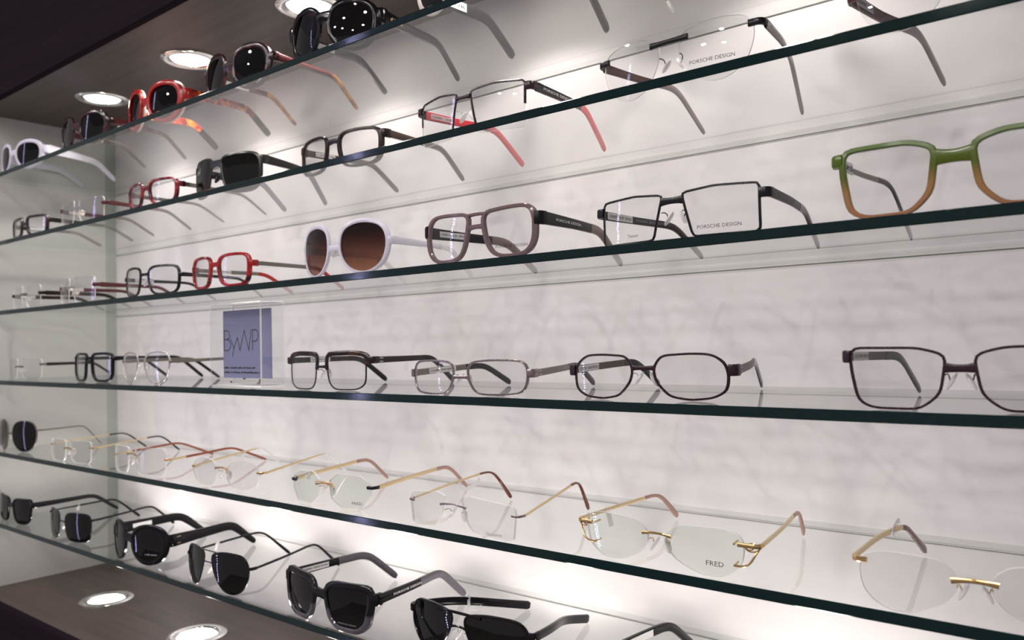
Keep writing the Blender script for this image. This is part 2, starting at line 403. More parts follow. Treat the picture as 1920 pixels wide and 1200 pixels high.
# ------------------------------------------------------------------ spectacles
SHAPES = {   # right lens, x: -1 nose .. 1 temple, z: -1 .. 1 ; (points, smoothing)
 'rect':   ([(-1, .95), (1, .95), (.95, -.85), (.75, -1), (-.7, -1), (-.92, -.6)], 14),
 'sharp':  ([(-1, .86), (-.1, 1), (1, .93), (1, -1), (-.70, -1)], 6),
 'softrect': ([(-1, .9), (-.2, 1), (.95, .95), (1, .2), (.9, -.9), (.1, -1), (-.75, -.95), (-1, .1)], 20),
 'square': ([(-.98, .95), (.3, 1), (1, .9), (.97, -.7), (.6, -1), (-.6, -1), (-.85, -.6)], 14),
 'hexcut': ([(-.78, .93), (.0, 1), (.55, .97), (.9, .62), (1, .1), (.95, -.62), (.6, -.92), (.0, -1), (-.55, -.85), (-.92, -.2), (-1, .38)], 11),
 'pantos': ([(-.9, .85), (0, 1), (.9, .9), (1, .35), (.75, -.6), (.1, -1), (-.5, -.8), (-.9, -.1), (-1, .4)], 24),
 'round':  ([(math.cos(t), math.sin(t)) for t in [i*math.pi/6 for i in range(12)]], 10),
 'oversize': ([(-.85, .75), (-.1, 1), (.8, .85), (1, .2), (.8, -.65), (.2, -1), (-.5, -.85), (-.92, -.2)], 24),
 'aviator': ([(-1, .85), (-.2, 1), (.75, .92), (1, .45), (.95, -.25), (.6, -.85), (.1, -1), (-.35, -.8), (-.8, 0)], 18),
 'wayfarer': ([(-1, .72), (-.7, .95), (1, 1), (1, .5), (.85, -.6), (.5, -1), (-.4, -1), (-.75, -.6)], 10),
 'squareavi': ([(-1, .9), (0, .98), (.85, 1), (1, .55), (.98, -.5), (.72, -.95), (0, -1), (-.55, -.92), (-.8, -.35)], 18),
 'catrect': ([(-.95, .75), (-.4, .98), (1, 1), (.98, .3), (.84, -.8), (.55, -1), (-.42, -1), (-.82, -.5)], 11),
 'trapez': ([(-1, .85), (-.6, 1), (.9, .72), (1, .4), (.9, -.95), (.6, -1), (-.5, -.78), (-.72, -.4)], 6),
 'ovalrect': ([(-.9, .6), (-.6, .95), (.5, 1), (.95, .8), (1, .2), (.9, -.5), (.45, -1), (-.1, -.95), (-.7, -.5), (-.98, .1)], 14),
 'oval':   ([(-.95, .35), (-.6, .85), (.1, 1), (.75, .75), (1, .1), (.8, -.65), (.1, -1), (-.6, -.85), (-.92, -.3)], 10),
 'hexrim': ([(-.95, .55), (-.5, 1), (.55, .92), (.95, .5), (1, -.2), (.6, -.95), (-.35, -1), (-.85, -.5)], 4),
}
def glasses(name, label, cat, shelf, x, y, yaw, a, b, H, cv, shape='rect', rim=(.0015, .0015, .0015, .0015), rd=.0022, rimtype='full',
            fmat='black_metal', backmat=None, lens='lens_clear', lmat_edge='lens_edge', bridge=None, hinge=.68, ext=.004, ep=(.004, .0018), epmat=None,
            th=(.005, .005, .005), tt=.0022, tmat='black_metal', tipmat=None, tipat=.62, rise=0., bend=.70, ty=.160, tx=(-.056, .056), pads=True, padmat='nose_pad', armmat=None,
            sticker=None, ltext=(), ttext=(), tags=(), lensthick=.0016, tilt=0., tmat_in=None, group=None, bsoft=10, slot=None, twoT=None, wire=None, ornate=False):
    """one pair standing on a shelf: local x right, +y towards the wall, z up from the shelf"""
    root = empty(name, (x, y, ZS[shelf]+ZO+.0002), math.radians(yaw))
    tag(root, label, cat, group)
    rt, rb, ro, ri = rim if rimtype != 'none' else (0, 0, 0, 0)
    hw = (a-ro-ri)/2; hh = (H-rt-rb)/2; zc = rb+hh
    pts, it = SHAPES[shape]; O = outline(pts, hw, hh, 56, it)
    def Y(px, pz): return cv*px*px + 2.2*(pz-zc)**2 + tilt*(pz-zc)
    nrm = np.roll(O, -1, 0)-np.roll(O, 1, 0); nrm = np.stack([nrm[:, 1], -nrm[:, 0]], 1); nrm /= np.linalg.norm(nrm, axis=1)[:, None]
    if (nrm*O).sum() < 0: nrm = -nrm
    cxs = {s: s*(b/2+ri+hw) for s in (-1, 1)}
    thick = rt*np.clip(nrm[:, 1], 0, 1)**2+rb*np.clip(-nrm[:, 1], 0, 1)**2+ro*np.clip(nrm[:, 0], 0, 1)**2+ri*np.clip(-nrm[:, 0], 0, 1)**2
    # --- lenses
    for s in (-1, 1):
        V = []; F = []; fm = []; n = len(O); rings = [1., .8, .5, .2]
        ins = .9995 if rimtype != 'full' else 1.0
        for dy in (0, lensthick):
            for q in rings:
                for px, pz in O*q*ins: X = cxs[s]+s*px; Zp = zc+pz; V.append((X, Y(X, Zp)+dy, Zp))
            V.append((cxs[s], Y(cxs[s], zc)+dy, zc))
        st = len(rings)*n+1
        for d in (0, 1):
            o = d*st
            for r_ in range(len(rings)-1):
                for j in range(n): F.append((o+r_*n+j, o+r_*n+(j+1) % n, o+(r_+1)*n+(j+1) % n, o+(r_+1)*n+j)); fm.append(0)
            for j in range(n): F.append((o+(len(rings)-1)*n+j, o+(len(rings)-1)*n+(j+1) % n, o+len(rings)*n)); fm.append(0)
        for j in range(n): F.append((j, (j+1) % n, st+(j+1) % n, st+j)); fm.append(1)
        lo = meshobj('lens', V, F, None, root, mats=[lens, lmat_edge], fm=fm, angle=35)
        for (ls, txt, u, v, hgt, stretch, ink) in ltext:
            if ls != s: continue
            TV, TF, tw = text2d(txt)
            if stretch < .1: stretch = stretch/(tw*hgt)      # given as the line's length in metres
            P = []
            for uu, vv in TV:
                X = cxs[s]+u*hw+(uu-tw/2)*hgt*stretch; Zp = zc+v*hh+(vv-.5)*hgt
                P.append((X, Y(X, Zp)-.0002, Zp))
            meshobj('lettering', P, TF, ink, lo, smooth=False, recalc=False)
    # --- rims
    fr = MB()
    sec = section(8, 4.)
    def loop(s, ylo, yhi, m, mask=None, grow=0.):
        n = len(O); k = len(sec); V = []; F = []
        idx = list(range(n)) if mask is None else mask
        for i in idx:
            for u, v in sec:
                off = -.0006+(thick[i]+.0006+grow)*(u+1)/2
                px, pz = O[i]+nrm[i]*off; X = cxs[s]+s*px; Zp = zc+pz
                V.append((X, Y(X, Zp)+(ylo+yhi)/2+v*(yhi-ylo)/2+lensthick/2, Zp))
        L = len(idx)
        for i in range(L if mask is None else L-1):
            for j in range(k): F.append((i*k+j, i*k+(j+1) % k, ((i+1) % L)*k+(j+1) % k, ((i+1) % L)*k+j))
        if mask is not None: F.append(tuple(range(k))); F.append(tuple((L-1)*k+j for j in range(k)))
        fr.add(V, F, m)
    for s in (-1, 1):
        if rimtype == 'full':
            if backmat: loop(s, -rd/2, 0, 0); loop(s, 0, rd/2, 1)
            else: loop(s, -rd/2, rd/2, 0)
        elif rimtype in ('half', 'brow'):
            z0 = -.15 if rimtype == 'half' else .35
            zin = -.9 if rimtype == 'half' else .1      # the half rim runs further down on the nose side
            n = len(O); keep = [i for i in range(n) if (O[i][1] > z0*hh) or (O[i][0] < -.3*hw and O[i][1] > zin*hh)]
            ks = set(keep); st0 = [i for i in keep if (i-1) % n not in ks][0]; seq = []; i = st0
            while i % n in ks and len(seq) < n: seq.append(i % n); i += 1
            loop(s, -rd/2, rd/2, 0, seq)
            if rimtype == 'brow':                            # thin wire under the brow
                sv = thick.copy(); thick[:] = .0009; loop(s, -.0007, .0007, 1); thick[:] = sv
    # --- bridge
    bz, bh, bd, arch, ov, bm = bridge or (.62, .003, .002, .0, .001, None)
    zb = zc+(bz*2-1)*hh
    bp = []
    for u in np.linspace(-1, 1, 11):
        X = u*(b/2+ov); Zp = zb+arch*(1-u*u); bp.append((X, Y(b/2+ov, zb)*.55+Y(X, zb)*.45+lensthick/2-(.0 if rimtype == 'full' else .0012), Zp))
    hs = bh*(1+.4*np.linspace(-1, 1, 11)**2)
    br = MB() if (bm or rimtype == 'none') else fr
    sweep(br, bp, bd, hs, side=(0, 1, 0), p=3)
    if twoT:                                                 # second (upper) bar of a double bridge
        z2, h2, o2 = twoT; zz = zc+(z2*2-1)*hh
        q = [(u*(b/2+o2), Y(b/2, zz)*.6+Y(u*b/2, zz)*.4+lensthick/2, zz+.0008*(1-u*u)) for u in np.linspace(-1, 1, 9)]
        sweep(br, q, bd, h2, side=(0, 1, 0))
    if br is not fr: br.build('bridge', bm or fmat, root)
    # --- end pieces
    zh = zc+(hinge*2-1)*hh; xo = b/2+a
    xh = xo+ext; yh = Y(xo, zh)+lensthick/2
    eh, ed = ep
    for s in (-1, 1):
        e_ = MB() if (epmat or rimtype == 'none') else fr
        q = np.array([(s*(xo-.0045 if rimtype == 'none' else xo-ro*.6), yh-.0012, zh), (s*(xh-.001), yh-.0004, zh), (s*xh, yh+.0012, zh), (s*xh, yh+.0075, zh+.0001)])
        sweep(e_, smooth_open(resample(q, 9, False), 2), eh, ed, side=(0, 0, 1), p=4)
        if ornate:                                           # lower strut and open loop of a jewelled hinge
            zl = zc-.42*hh
            q = np.array([(s*(xo-.0075), yh-.0020, zl), (s*(xo+.0005), yh-.0012, zl), (s*(xo+.0045), yh-.0002, zl+.003), (s*(xh-.002), yh+.002, zh-.004), (s*xh, yh+.006, zh-.0005)])
            sweep(e_, smooth_open(resample(q, 14, False), 2), .0017, .0017, side=(0, 0, 1), p=2.2)
            for rx, rz, dx in ((.0048, .0030, 0), (.0026, .0019, -.002)):
                lp = np.array([(s*((xo+xh)/2+dx+rx*math.cos(t)), yh+.0012+.001*math.cos(t), zh-.0016+rz*math.sin(t)) for t in np.linspace(0, 2*math.pi, 17)])
                sweep(e_, lp, .0011, .0011, side=(0, 1, 0), k=6, p=2)
            for zz in (zl, zh):
                st_ = np.array([(s*(xo-.0072), yh-.0022, zz), (s*(xo-.0078), yh+.006, zz+.001)]); sweep(e_, resample(st_, 4, False), .0016, .0016, side=(0, 0, 1), k=6, p=2)
        if e_ is not fr: e_.build('hinge', epmat or fmat, root)
    if fr.V: fr.build('front_frame', fmat, root, mats=[fmat, backmat or ('silver_metal' if wire is None else wire)], fm=fr.m)
    # --- nose pads
    if pads:
        for s in (-1, 1):
            pm = MB(); pc = np.array([s*(b/2*.72), Y(b/2, zc)+.0075, zc-.10*hh])
            d = np.array([s*.45, -.35, -.82]); d /= np.linalg.norm(d); nn = np.cross(d, [0, 1, 0.2]); nn /= np.linalg.norm(nn); w_ = np.cross(nn, d)
            ellipsoid(pm, pc, (.0014, .0036, .0066), (nn, w_, d)); po = pm.build('nose_pad', padmat, root)
            am = MB(); p0 = np.array([s*(b/2+.0006), Y(b/2, zc)+.001, zc+.12*hh])
            pa = np.array([p0, p0+[-s*.0004, .004, .001], p0+[-s*.001, .0078, -.0005], pc+nn*np.sign(nn[0])*s*.0012])
            sweep(am, smooth_open(resample(pa, 9, False), 2), .0009, .0009, side=(0, 0, 1), k=6, p=2); am.build('pad_arm', armmat or (fmat if fmat in ('gold_metal', 'pale_gold', 'silver_metal', 'black_metal', 'gunmetal') else 'silver_metal'), po)
    # --- temples
    for s in (-1, 1):
        xt = tx[0] if s < 0 else tx[1]; y0 = yh+.0065
        tip_h = th[2]
        path = np.array([(s*xh, y0, zh), (s*xh*.5+.5*(s*xh+.5*(xt-s*xh)), y0+(ty-y0)*.35, zh+rise*.5), (s*xh+.72*(xt-s*xh), y0+(ty-y0)*bend, zh+rise), (xt, ty, tip_h*.42)])
        P = smooth_open(resample(path, 40, False), bsoft); t = np.linspace(0, 1, 40)
        # let the end touch the shelf
        hgt = np.interp(t, [0, .3, .72, 1], [th[0], th[0]*.35+th[1]*.65, th[1], th[2]]); wid = np.full(40, tt); hgt[-1] *= .7; wid[-1] *= .7
        P[-4:, 2] = np.maximum(P[-4:, 2], tip_h*.40)
        tm = MB()
        ct = int(40*tipat) if tipmat else 40
        sweep(tm, P[:ct+1 if tipmat else 40], wid[:ct+1 if tipmat else 40], hgt[:ct+1 if tipmat else 40], side=(1, 0, 0), p=3.6)
        to = tm.build('temple', tmat, root)
        if tipmat:
            tp = MB(); sweep(tp, P[ct-1:], np.maximum(wid[ct-1:]*1.12, .0018), np.maximum(hgt[ct-1:]*1.05, .0018), side=(1, 0, 0), p=3.); tp.build('temple_tip', tipmat, to)
        Tn = np.gradient(P, axis=0); Tn /= np.linalg.norm(Tn, axis=1)[:, None]
        S_ = np.array([1., 0, 0])-Tn*Tn[:, :1]; S_ /= np.linalg.norm(S_, axis=1)[:, None]; U_ = np.cross(S_, Tn)
        arc = np.r_[0, np.cumsum(np.linalg.norm(np.diff(P, axis=0), axis=1))]
        def onT(u, v, off, P=P, S_=S_, U_=U_, arc=arc):
            q = [np.interp(u, arc, P[:, i]) for i in range(3)]; ss = [np.interp(u, arc, S_[:, i]) for i in range(3)]; uu = [np.interp(u, arc, U_[:, i]) for i in range(3)]
            return np.array(q)+np.array(ss)*off+np.array(uu)*v
        if tmat_in:                                          # coloured inner face of the temple
            im = MB(); nI = int(ct*.98); sweep(im, P[1:nI]-S_[1:nI]*s*tt*.42, tt*.35, hgt[1:nI]*.96, side=(1, 0, 0)); im.build('inner_layer', tmat_in, to)
        if slot:                                             # pale inlay lines by the hinge
            for vv in (-.25, .25):
                sm = MB(); V = []
                for uu in (.0025, .0085):
                    for dv in (-.0003, .0003): V.append(onT(uu, vv*th[0]+dv, s*(tt/2+.0002)))
                sm.add(V, [(0, 1, 3, 2)]); sm.build('inlay', slot, to, smooth=False, recalc=False)
        for (ts, txt, u0, hg, stretch, ink, face) in ttext:
            if ts != s: continue
            TV, TF, tw = text2d(txt)
            W = tw*hg*stretch
            V = []
            for uu, vv in TV:
                # read left to right from the side it faces
                along = u0+uu*hg*stretch if face*s*s > 0 and s*face > 0 else u0+W-uu*hg*stretch
                V.append(onT(along, (vv-.5)*hg, face*s*(tt/2+.0003)))
            meshobj('lettering', V, TF, ink, to, smooth=False, recalc=False)
        if sticker and sticker[0] == s:
            _, u0, u1, hg, txt = sticker; face = -s          # on the inner face
            sm = MB(); V = []; F = []
            us = np.linspace(u0, u1, 6)
            for uu in us:
                for dv in (-.5, .5):
                    for off in (0, .00035): V.append(onT(uu, dv*hg, face*(tt/2+.0002+off)))
            for i in range(5):
                o = i*4; F += [(o, o+2, o+6, o+4), (o+1, o+5, o+7, o+3), (o, o+4, o+5, o+1), (o+2, o+3, o+7, o+6)]
            F += [(0, 1, 3, 2), (20, 22, 23, 21)]
            sm.add(V, F); so = sm.build('price_sticker', 'tag_paper', to, smooth=False)
            if txt:
                TV, TF, tw = text2d(txt); sh = hg*.42; st_ = (u1-u0)*.88/(tw*sh)
                VV = [onT(u0+(u1-u0)*.06+uu*sh*st_ if face > 0 else u1-(u1-u0)*.06-uu*sh*st_, (vv-.5)*sh, face*(tt/2+.0008)) for uu, vv in TV]
                # seen from the camera the left temple shows its inner (+x) face, reading away from the hinge
                meshobj('lettering', VV, TF, 'ink_black', to, smooth=False, recalc=False)
        for tg in tags:
            if tg[0] != s: continue
            _, u, pts_, wd = tg                              # curled paper tag hung on the temple
            base = onT(u, 0, 0); path2 = np.array([base+np.array(q) for q in pts_])
            gm = MB(); sweep(gm, smooth_open(resample(path2, 16, False), 3), .0004, wd, side=(1, -.6, 0.2), k=4, p=8); gm.build('price_tag', 'tag_paper', to)
    return root

SG, EG = 'sunglasses', 'eyeglasses'
acet = dict(pads=False, rd=.0045, tt=.0042, ext=.002)
GA = 'sunglasses on the topmost shelf'
# ---- topmost shelf
glasses(SG, 'white plastic sunglasses with dark lenses at the left end of the topmost shelf', SG, 'A', .083, -.220, 8.9, .0600, .0140, .054, 3.7, 'oversize', rim=(.006, .005, .007, .004),
        fmat='white_plastic', lens='lens_plum', bridge=(.62, .010, .0045, .001, .004, None), ep=(.014, .005), th=(.017, .011, .009), tmat='white_plastic', ty=.165, tx=(-.055, .048), rise=-.003, group=GA, **acet)
glasses(SG, 'dark tortoise round sunglasses with red temples, second on the topmost shelf', SG, 'A', .343, -.221, 6.5, .0580, .0150, .054, 3.1, 'oversize', rim=(.005, .004, .006, .004),
        fmat='dark_tortoise', lens='lens_plum', bridge=(.62, .009, .0045, .001, .004, None), ep=(.012, .005), th=(.012, .006, .005), tmat='burgundy', tipmat='mauve_tip', tipat=.5, ty=.162, tx=(-.065, .051),
        sticker=(-1, .030, .062, .0060, ''), group=GA, **acet)
glasses(SG, 'red sunglasses with a white back layer and tortoise temples on the topmost shelf', SG, 'A', .535, -.205, 3.7, .0635, .0140, .0618, 3.4, 'oversize', rim=(.007, .005, .007, .005),
        fmat='red_plastic', backmat='cream_plastic', lens='lens_plum', bridge=(.62, .011, .006, .001, .004, None), ep=(.016, .005), th=(.017, .010, .010), tmat='red_tortoise', tipmat='brown_tortoise', tipat=.75, ty=.156, tx=(-.054, .080),
        sticker=(-1, .020, .048, .0080, ''), group=GA, **dict(acet, rd=.009))
glasses(SG, 'dark brown sunglasses with red-brown temples and amber tips on the topmost shelf', SG, 'A', .760, -.210, 3.9, .0620, .0114, .0595, 3.0, 'oversize', rim=(.007, .005, .007, .005),
        fmat='dark_tortoise', lens='lens_black', bridge=(.60, .012, .005, .001, .004, None), ep=(.012, .005), th=(.011, .006, .005), tmat='burgundy', tipmat='amber_tip', tipat=.62, ty=.158, tx=(-.060, .069),
        sticker=(-1, .020, .058, .0065, ''), group=GA, **acet)
glasses(SG, 'large glossy black sunglasses in front of a downlight on the topmost shelf', SG, 'A', .963, -.218, 13.4, .0585, .0075, .0600, 5.2, 'oversize', rim=(.0065, .006, .0065, .005),
        fmat='black_plastic', lens='lens_plum', bridge=(.72, .012, .006, .002, .004, None), ep=(.018, .006), th=(.016, .009, .009), tmat='black_plastic', ty=.163, tx=(-.029, .080),
        sticker=(-1, .026, .058, .0070, ''), ttext=[(1, '#7', .006, .0045, .8, 'pale_gold', 1)], group=GA, **acet)
glasses(SG, 'brown sunglasses with cream lower rims, cut by the top of the picture', SG, 'A', 1.170, -.218, 3., .0620, .0140, .0600, 3.0, 'oversize', rim=(.006, .0045, .006, .005),
        fmat='cream_plastic', lens='lens_plum', bridge=(.62, .010, .005, .001, .004, None), ep=(.018, .005), th=(.020, .012, .012), tmat='black_matte', ty=.165, tx=(-.058, .067),
        sticker=(-1, .040, .066, .0090, 'EUR'), group=GA, **acet)
glasses(SG, 'sunglasses of which only a grey temple end shows at the top of the picture', SG, 'A', 1.385, -.218, 0., .0600, .0150, .0520, 3.0, 'oversize', rim=(.004, .004, .005, .004),
        fmat='black_matte', lens='lens_black', bridge=(.62, .008, .004, .001, .004, None), ep=(.010, .004), th=(.008, .006, .006), tmat='black_matte', tipmat='silver_metal', tipat=.9, ty=.165, tx=(-.077, .055), group=GA, **acet)
# ---- second shelf
GB = 'glasses on the second shelf'
glasses(EG, 'dark brown rectangular glasses at the left end of the second shelf', EG, 'B', .143, -.225, 3.6, .0572, .0147, .0350, 2.5, 'rect', rim=(.004, .003, .005, .0035),
        fmat='brown_tortoise', bridge=(.62, .006, .004, .001, .003, None), hinge=.74, ep=(.008, .004), th=(.008, .005, .005), tmat='dark_brown', tipmat='mauve_tip', tipat=.6, ty=.165, sticker=(-1, .020, .045, .005, ''), group=GB, **acet)
glasses('rimless_eyeglasses', 'rimless glasses with burgundy temples between dark brown and purple-red frames', EG, 'B', .349, -.225, 3.8, .0587, .0145, .0380, 2.1, 'rect', rimtype='none', lens='lens_clear',
        fmat='silver_metal', bridge=(.62, .0035, .0018, .001, .006, 'silver_metal'), hinge=.72, ep=(.006, .003), epmat='burgundy', th=(.007, .005, .004), tmat='burgundy', ty=.165, group=GB, padmat='cream_plastic', sticker=(-1, .006, .026, .005, ''))
glasses(EG, 'small purple-red acetate glasses with thin metal temples on the second shelf', EG, 'B', .571, -.225, 2.0, .0574, .0146, .0370, 2.7, 'softrect', rim=(.003, .0025, .0045, .004),
        fmat='plum_red', bridge=(.72, .006, .004, .0005, .003, None), hinge=.74, ep=(.008, .004), th=(.0065, .004, .003), tmat='gunmetal', ty=.165, tx=(-.06, .05), group=GB, **dict(acet, tt=.0016))
glasses(SG, 'dark olive shield sunglasses with black frame on the second shelf', SG, 'B', .715, -.203, 5.7, .0601, .0162, .0537, 4.2, 'squareavi', rim=(.0025, .001, .003, .003),
        fmat='olive_black', lens='lens_olive', bridge=(.80, .009, .003, .001, .003, None), hinge=.82, ep=(.012, .003), th=(.012, .008, .007), tmat='black_matte', tipmat='clear_smoke', tipat=.6, ty=.155, tx=(-.043, .043), group=GB, pads=True, padmat='black_plastic', armmat='black_metal', rd=.003, tt=.003, ext=.001)
glasses(EG, 'dark brown rectangular acetate glasses with brown temples on the second shelf', EG, 'B', .944, -.193, 2.4, .0617, .0154, .0445, 2.7, 'softrect', rim=(.003, .0025, .005, .0045),
        fmat='dark_brown', bridge=(.78, .006, .004, .001, .003, None), hinge=.82, ep=(.010, .004), th=(.0085, .006, .006), tmat='brown_plastic', ty=.154, tx=(-.048, .066), group=GB, sticker=(-1, .012, .040, .005, '120478'),
        ltext=[(1, 'PORSCHE DESIGN', .05, -.72, .0022, .028, 'ink_grey')], **acet)
glasses('half_rim_eyeglasses', 'black half-rim glasses with coral red inner temples and tips', EG, 'B', 1.156, -.203, 1.5, .0592, .0160, .0478, 2.8, 'sharp', rim=(.0013, .0006, .0014, .0014), rimtype='half', rd=.002, fmat='plum_metal',
        lmat_edge='lens_edge', bridge=(.82, .0034, .002, 0, .001, None), hinge=.84, ep=(.008, .003), ext=.006, th=(.0095, .0075, .0075), tt=.0026, tmat='black_metal', tmat_in='coral_red', tipmat='coral_red', tipat=.58, ty=.157, tx=(-.044, .066),
        sticker=(-1, .010, .040, .0052, '120481   EUR'), ttext=[(1, 'PORSCHE DESIGN', .012, .0026, 1.7, 'ink_white', 1)], ltext=[(1, 'PORSCHE DESIGN', .05, -.62, .0024, .031, 'ink_black')], group=GB)
glasses('rimless_eyeglasses', 'large rimless glasses with a black bar bridge and dark brown temples', EG, 'B', 1.378, -.199, -1.9, .0599, .0174, .0488, 2.1, 'pantos', rimtype='none', fmat='black_metal',
        bridge=(.80, .0038, .0024, 0, .0085, 'black_matte'), hinge=.80, ep=(.0055, .003), epmat='black_metal', ext=.006, th=(.0085, .006, .005), tt=.0028, tmat='oxblood', tipmat='mauve_tip', tipat=.5, ty=.158, tx=(-.052, .047), armmat='black_metal',
        ltext=[(1, 'PORSCHE DESIGN', -.08, -.30, .0030, .036, 'ink_black')], ttext=[(1, 'PORSCHE DESIGN', .010, .0022, 1.5, 'ink_grey', 1)], group=GB)
glasses('rimless_eyeglasses', 'rimless glasses with dark red temple cut by the upper right corner', EG, 'B', 1.594, -.210, 2., .0600, .0170, .0480, 2.1, 'pantos', rimtype='none', fmat='black_metal',
        bridge=(.80, .0034, .0024, 0, .008, 'black_matte'), hinge=.74, ep=(.012, .003), epmat='burgundy', ext=.006, th=(.011, .008, .007), tt=.003, tmat='burgundy', tipmat='mauve_tip', tipat=.5, ty=.166, tx=(-.040, .05), armmat='black_metal',
        sticker=(-1, .006, .034, .006, '120488  EUR'), group=GB)
# ---- third shelf
GC = 'glasses on the third shelf'
glasses('rimless_eyeglasses', 'small rimless glasses with dark temples at the left end of the third shelf', EG, 'C', .140, -.225, -1.1, .0545, .0161, .0390, 1.0, 'rect', rimtype='none', fmat='black_metal',
        bridge=(.62, .0028, .0018, .001, .006, 'gunmetal'), hinge=.62, ep=(.006, .003), epmat='black_metal', th=(.008, .006, .004), tmat='dark_brown', sticker=(-1, .006, .030, .005, ''), group=GC)
glasses('rimless_eyeglasses', 'rimless glasses with burgundy temples left of the black metal frame', EG, 'C', .328, -.225, -.2, .0558, .0142, .0410, 2.4, 'rect', rimtype='none', fmat='silver_metal',
        bridge=(.60, .0035, .0018, .001, .006, 'silver_metal'), hinge=.66, ep=(.006, .003), epmat='burgundy', th=(.008, .005, .004), tmat='burgundy', sticker=(-1, .006, .030, .006, ''), padmat='cream_plastic', group=GC)
glasses(EG, 'black metal rectangular glasses with white nose pads beside the red pair', EG, 'C', .564, -.225, 5.6, .0571, .0158, .0425, 3.1, 'softrect', rim=(.0028, .0022, .0028, .0026), rd=.003, fmat='black_metal', lens='lens_clear',
        bridge=(.74, .004, .003, 0, .002, None), hinge=.66, ep=(.006, .003), th=(.006, .004, .003), tt=.0018, tmat='black_metal', padmat='white_plastic', armmat='black_metal', ty=.16, group=GC, sticker=(-1, .008, .030, .005, ''))
glasses(EG, 'red and black acetate glasses with flat metal temples and red tips', EG, 'C', .749, -.227, 1.2, .0581, .0125, .0425, 2.3, 'softrect', rim=(.0032, .003, .0048, .005),
        fmat='red_black', bridge=(.72, .006, .004, .0005, .003, None), hinge=.68, ep=(.008, .004), th=(.0055, .0052, .005), tmat='gunmetal', tipmat='red_plastic', tipat=.60, ty=.162, group=GC, sticker=(-1, .020, .048, .005, 'EUR 289,00'),
        ltext=[(1, 'PORSCHE DESIGN', .15, -.55, .0020, .028, 'ink_grey')], **dict(acet, tt=.0016))
glasses(SG, 'large round white sunglasses with brown gradient lenses', SG, 'C', .986, -.227, 2.0, .0618, .0147, .0590, 3.5, 'oversize', rim=(.0045, .002, .0040, .003), rd=.004,
        fmat='white_plastic', lens='lens_brown_gradient', bridge=(.52, .006, .004, 0, .003, None), hinge=.60, ep=(.009, .004), th=(.0085, .006, .006), tmat='white_plastic', tipmat='clear_plastic', tipat=.5, ty=.160, tx=(-.05, .06), group=GC,
        pads=True, tt=.003, ext=.001)
glasses(EG, 'mauve grey acetate glasses with a double bridge and black temples', EG, 'C', 1.188, -.224, .3, .0617, .0133, .0480, 1.2, 'squareavi', rim=(.0030, .003, .0052, .0042),
        fmat='mauve_acetate', bridge=(.66, .0042, .004, .0008, .0035, None), twoT=(.94, .0032, .006), hinge=.72, ep=(.0125, .005), epmat='black_matte', th=(.0120, .0085, .006), tmat='black_matte', tipmat='mauve_tip', tipat=.54, ty=.172, tx=(-.060, .052), group=GC,
        sticker=(-1, .010, .048, .0058, '120471   EUR 339,00'), ltext=[(1, 'PORSCHE DESIGN', .12, -.64, .0026, .034, 'ink_black')], ttext=[(1, 'PORSCHE DESIGN', .016, .0024, 1.7, 'ink_white', 1)], **acet)
glasses(EG, 'black metal rectangular glasses with a straight bar bridge on the third shelf', EG, 'C', 1.391, -.226, -.1, .0591, .0166, .0385, 1.9, 'sharp', rim=(.0011, .0011, .0011, .0011), rd=.0022, fmat='black_metal',
        bridge=(.80, .0052, .0022, 0, .001, None), hinge=.76, ep=(.0078, .003), ext=.006, th=(.0078, .0062, .0055), tt=.0028, tmat='black_matte', tipmat='dark_brown', tipat=.52, ty=.170, tx=(-.058, .054), armmat='black_metal', group=GC,
        sticker=(-1, .006, .042, .0058, '120485   EUR 339,00'), ltext=[(1, 'PORSCHE DESIGN', -.02, -.66, .0027, .033, 'ink_black'), (-1, 'Titanium', .06, -.70, .0026, .0105, 'ink_black')],
        ttext=[(-1, 'PORSCHE DESIGN', .048, .0022, 1.6, 'ink_grey', -1)])
glasses(EG, 'green to amber gradient acetate glasses at the right of the third shelf', EG, 'C', 1.585, -.222, 4.0, .0615, .0171, .0495, 1.6, 'catrect', rim=(.0030, .0022, .0042, .0040),
        fmat='green_gradient', bridge=(.74, .0085, .0045, -.0005, .003, None), hinge=.90, ep=(.0085, .0046), th=(.0035, .0042, .0066), tmat="gunmetal", tipmat='black_plastic', tipat=.50, ty=.172, tx=(-.052, .05), group=GC,
        sticker=(-1, .012, .030, .0085, '95'), **dict(acet, tt=.0022, ext=.0034))
# ---- fourth shelf
GD = 'glasses on the shelf with the sign'
glasses('rimless_eyeglasses', 'tiny rimless glasses with dark temples at the far left of the sign shelf', EG, 'D', .035, -.195, 6.1, .0552, .0148, .0380, 2.0, 'rect', rimtype='none', fmat='gunmetal',
        bridge=(.60, .0025, .0018, .001, .006, 'gunmetal'), hinge=.72, ep=(.004, .002), epmat='gunmetal', ext=.003, th=(.006, .005, .004), tmat='dark_brown', group=GD, ty=.15, tx=(-.03, .05))
glasses(EG, 'thick black square glasses left of the silver round pair', EG, 'D', .343, -.205, 2.1, .0550, .0142, .0470, 2.1, 'square', rim=(.0035, .003, .004, .0038), fmat='black_plastic',
        bridge=(.70, .006, .004, .0005, .003, None), hinge=.84, ep=(.007, .004), th=(.006, .005, .005), tmat='black_plastic', ty=.165, group=GD, **acet)
glasses(EG, 'silver wire round glasses left of the acrylic sign', EG, 'D', .534, -.216, 2.5, .0545, .0160, .0468, 2.0, 'pantos', rim=(.0011, .0011, .0011, .0011), rd=.0022, fmat='silver_metal',
        bridge=(.78, .0020, .0014, .001, .001, None), hinge=.70, ep=(.0042, .0020), epmat='gunmetal', th=(.0050, .0045, .0045), tmat='gunmetal', tipmat='black_plastic', tipat=.66, ty=.165, group=GD, rise=.002)
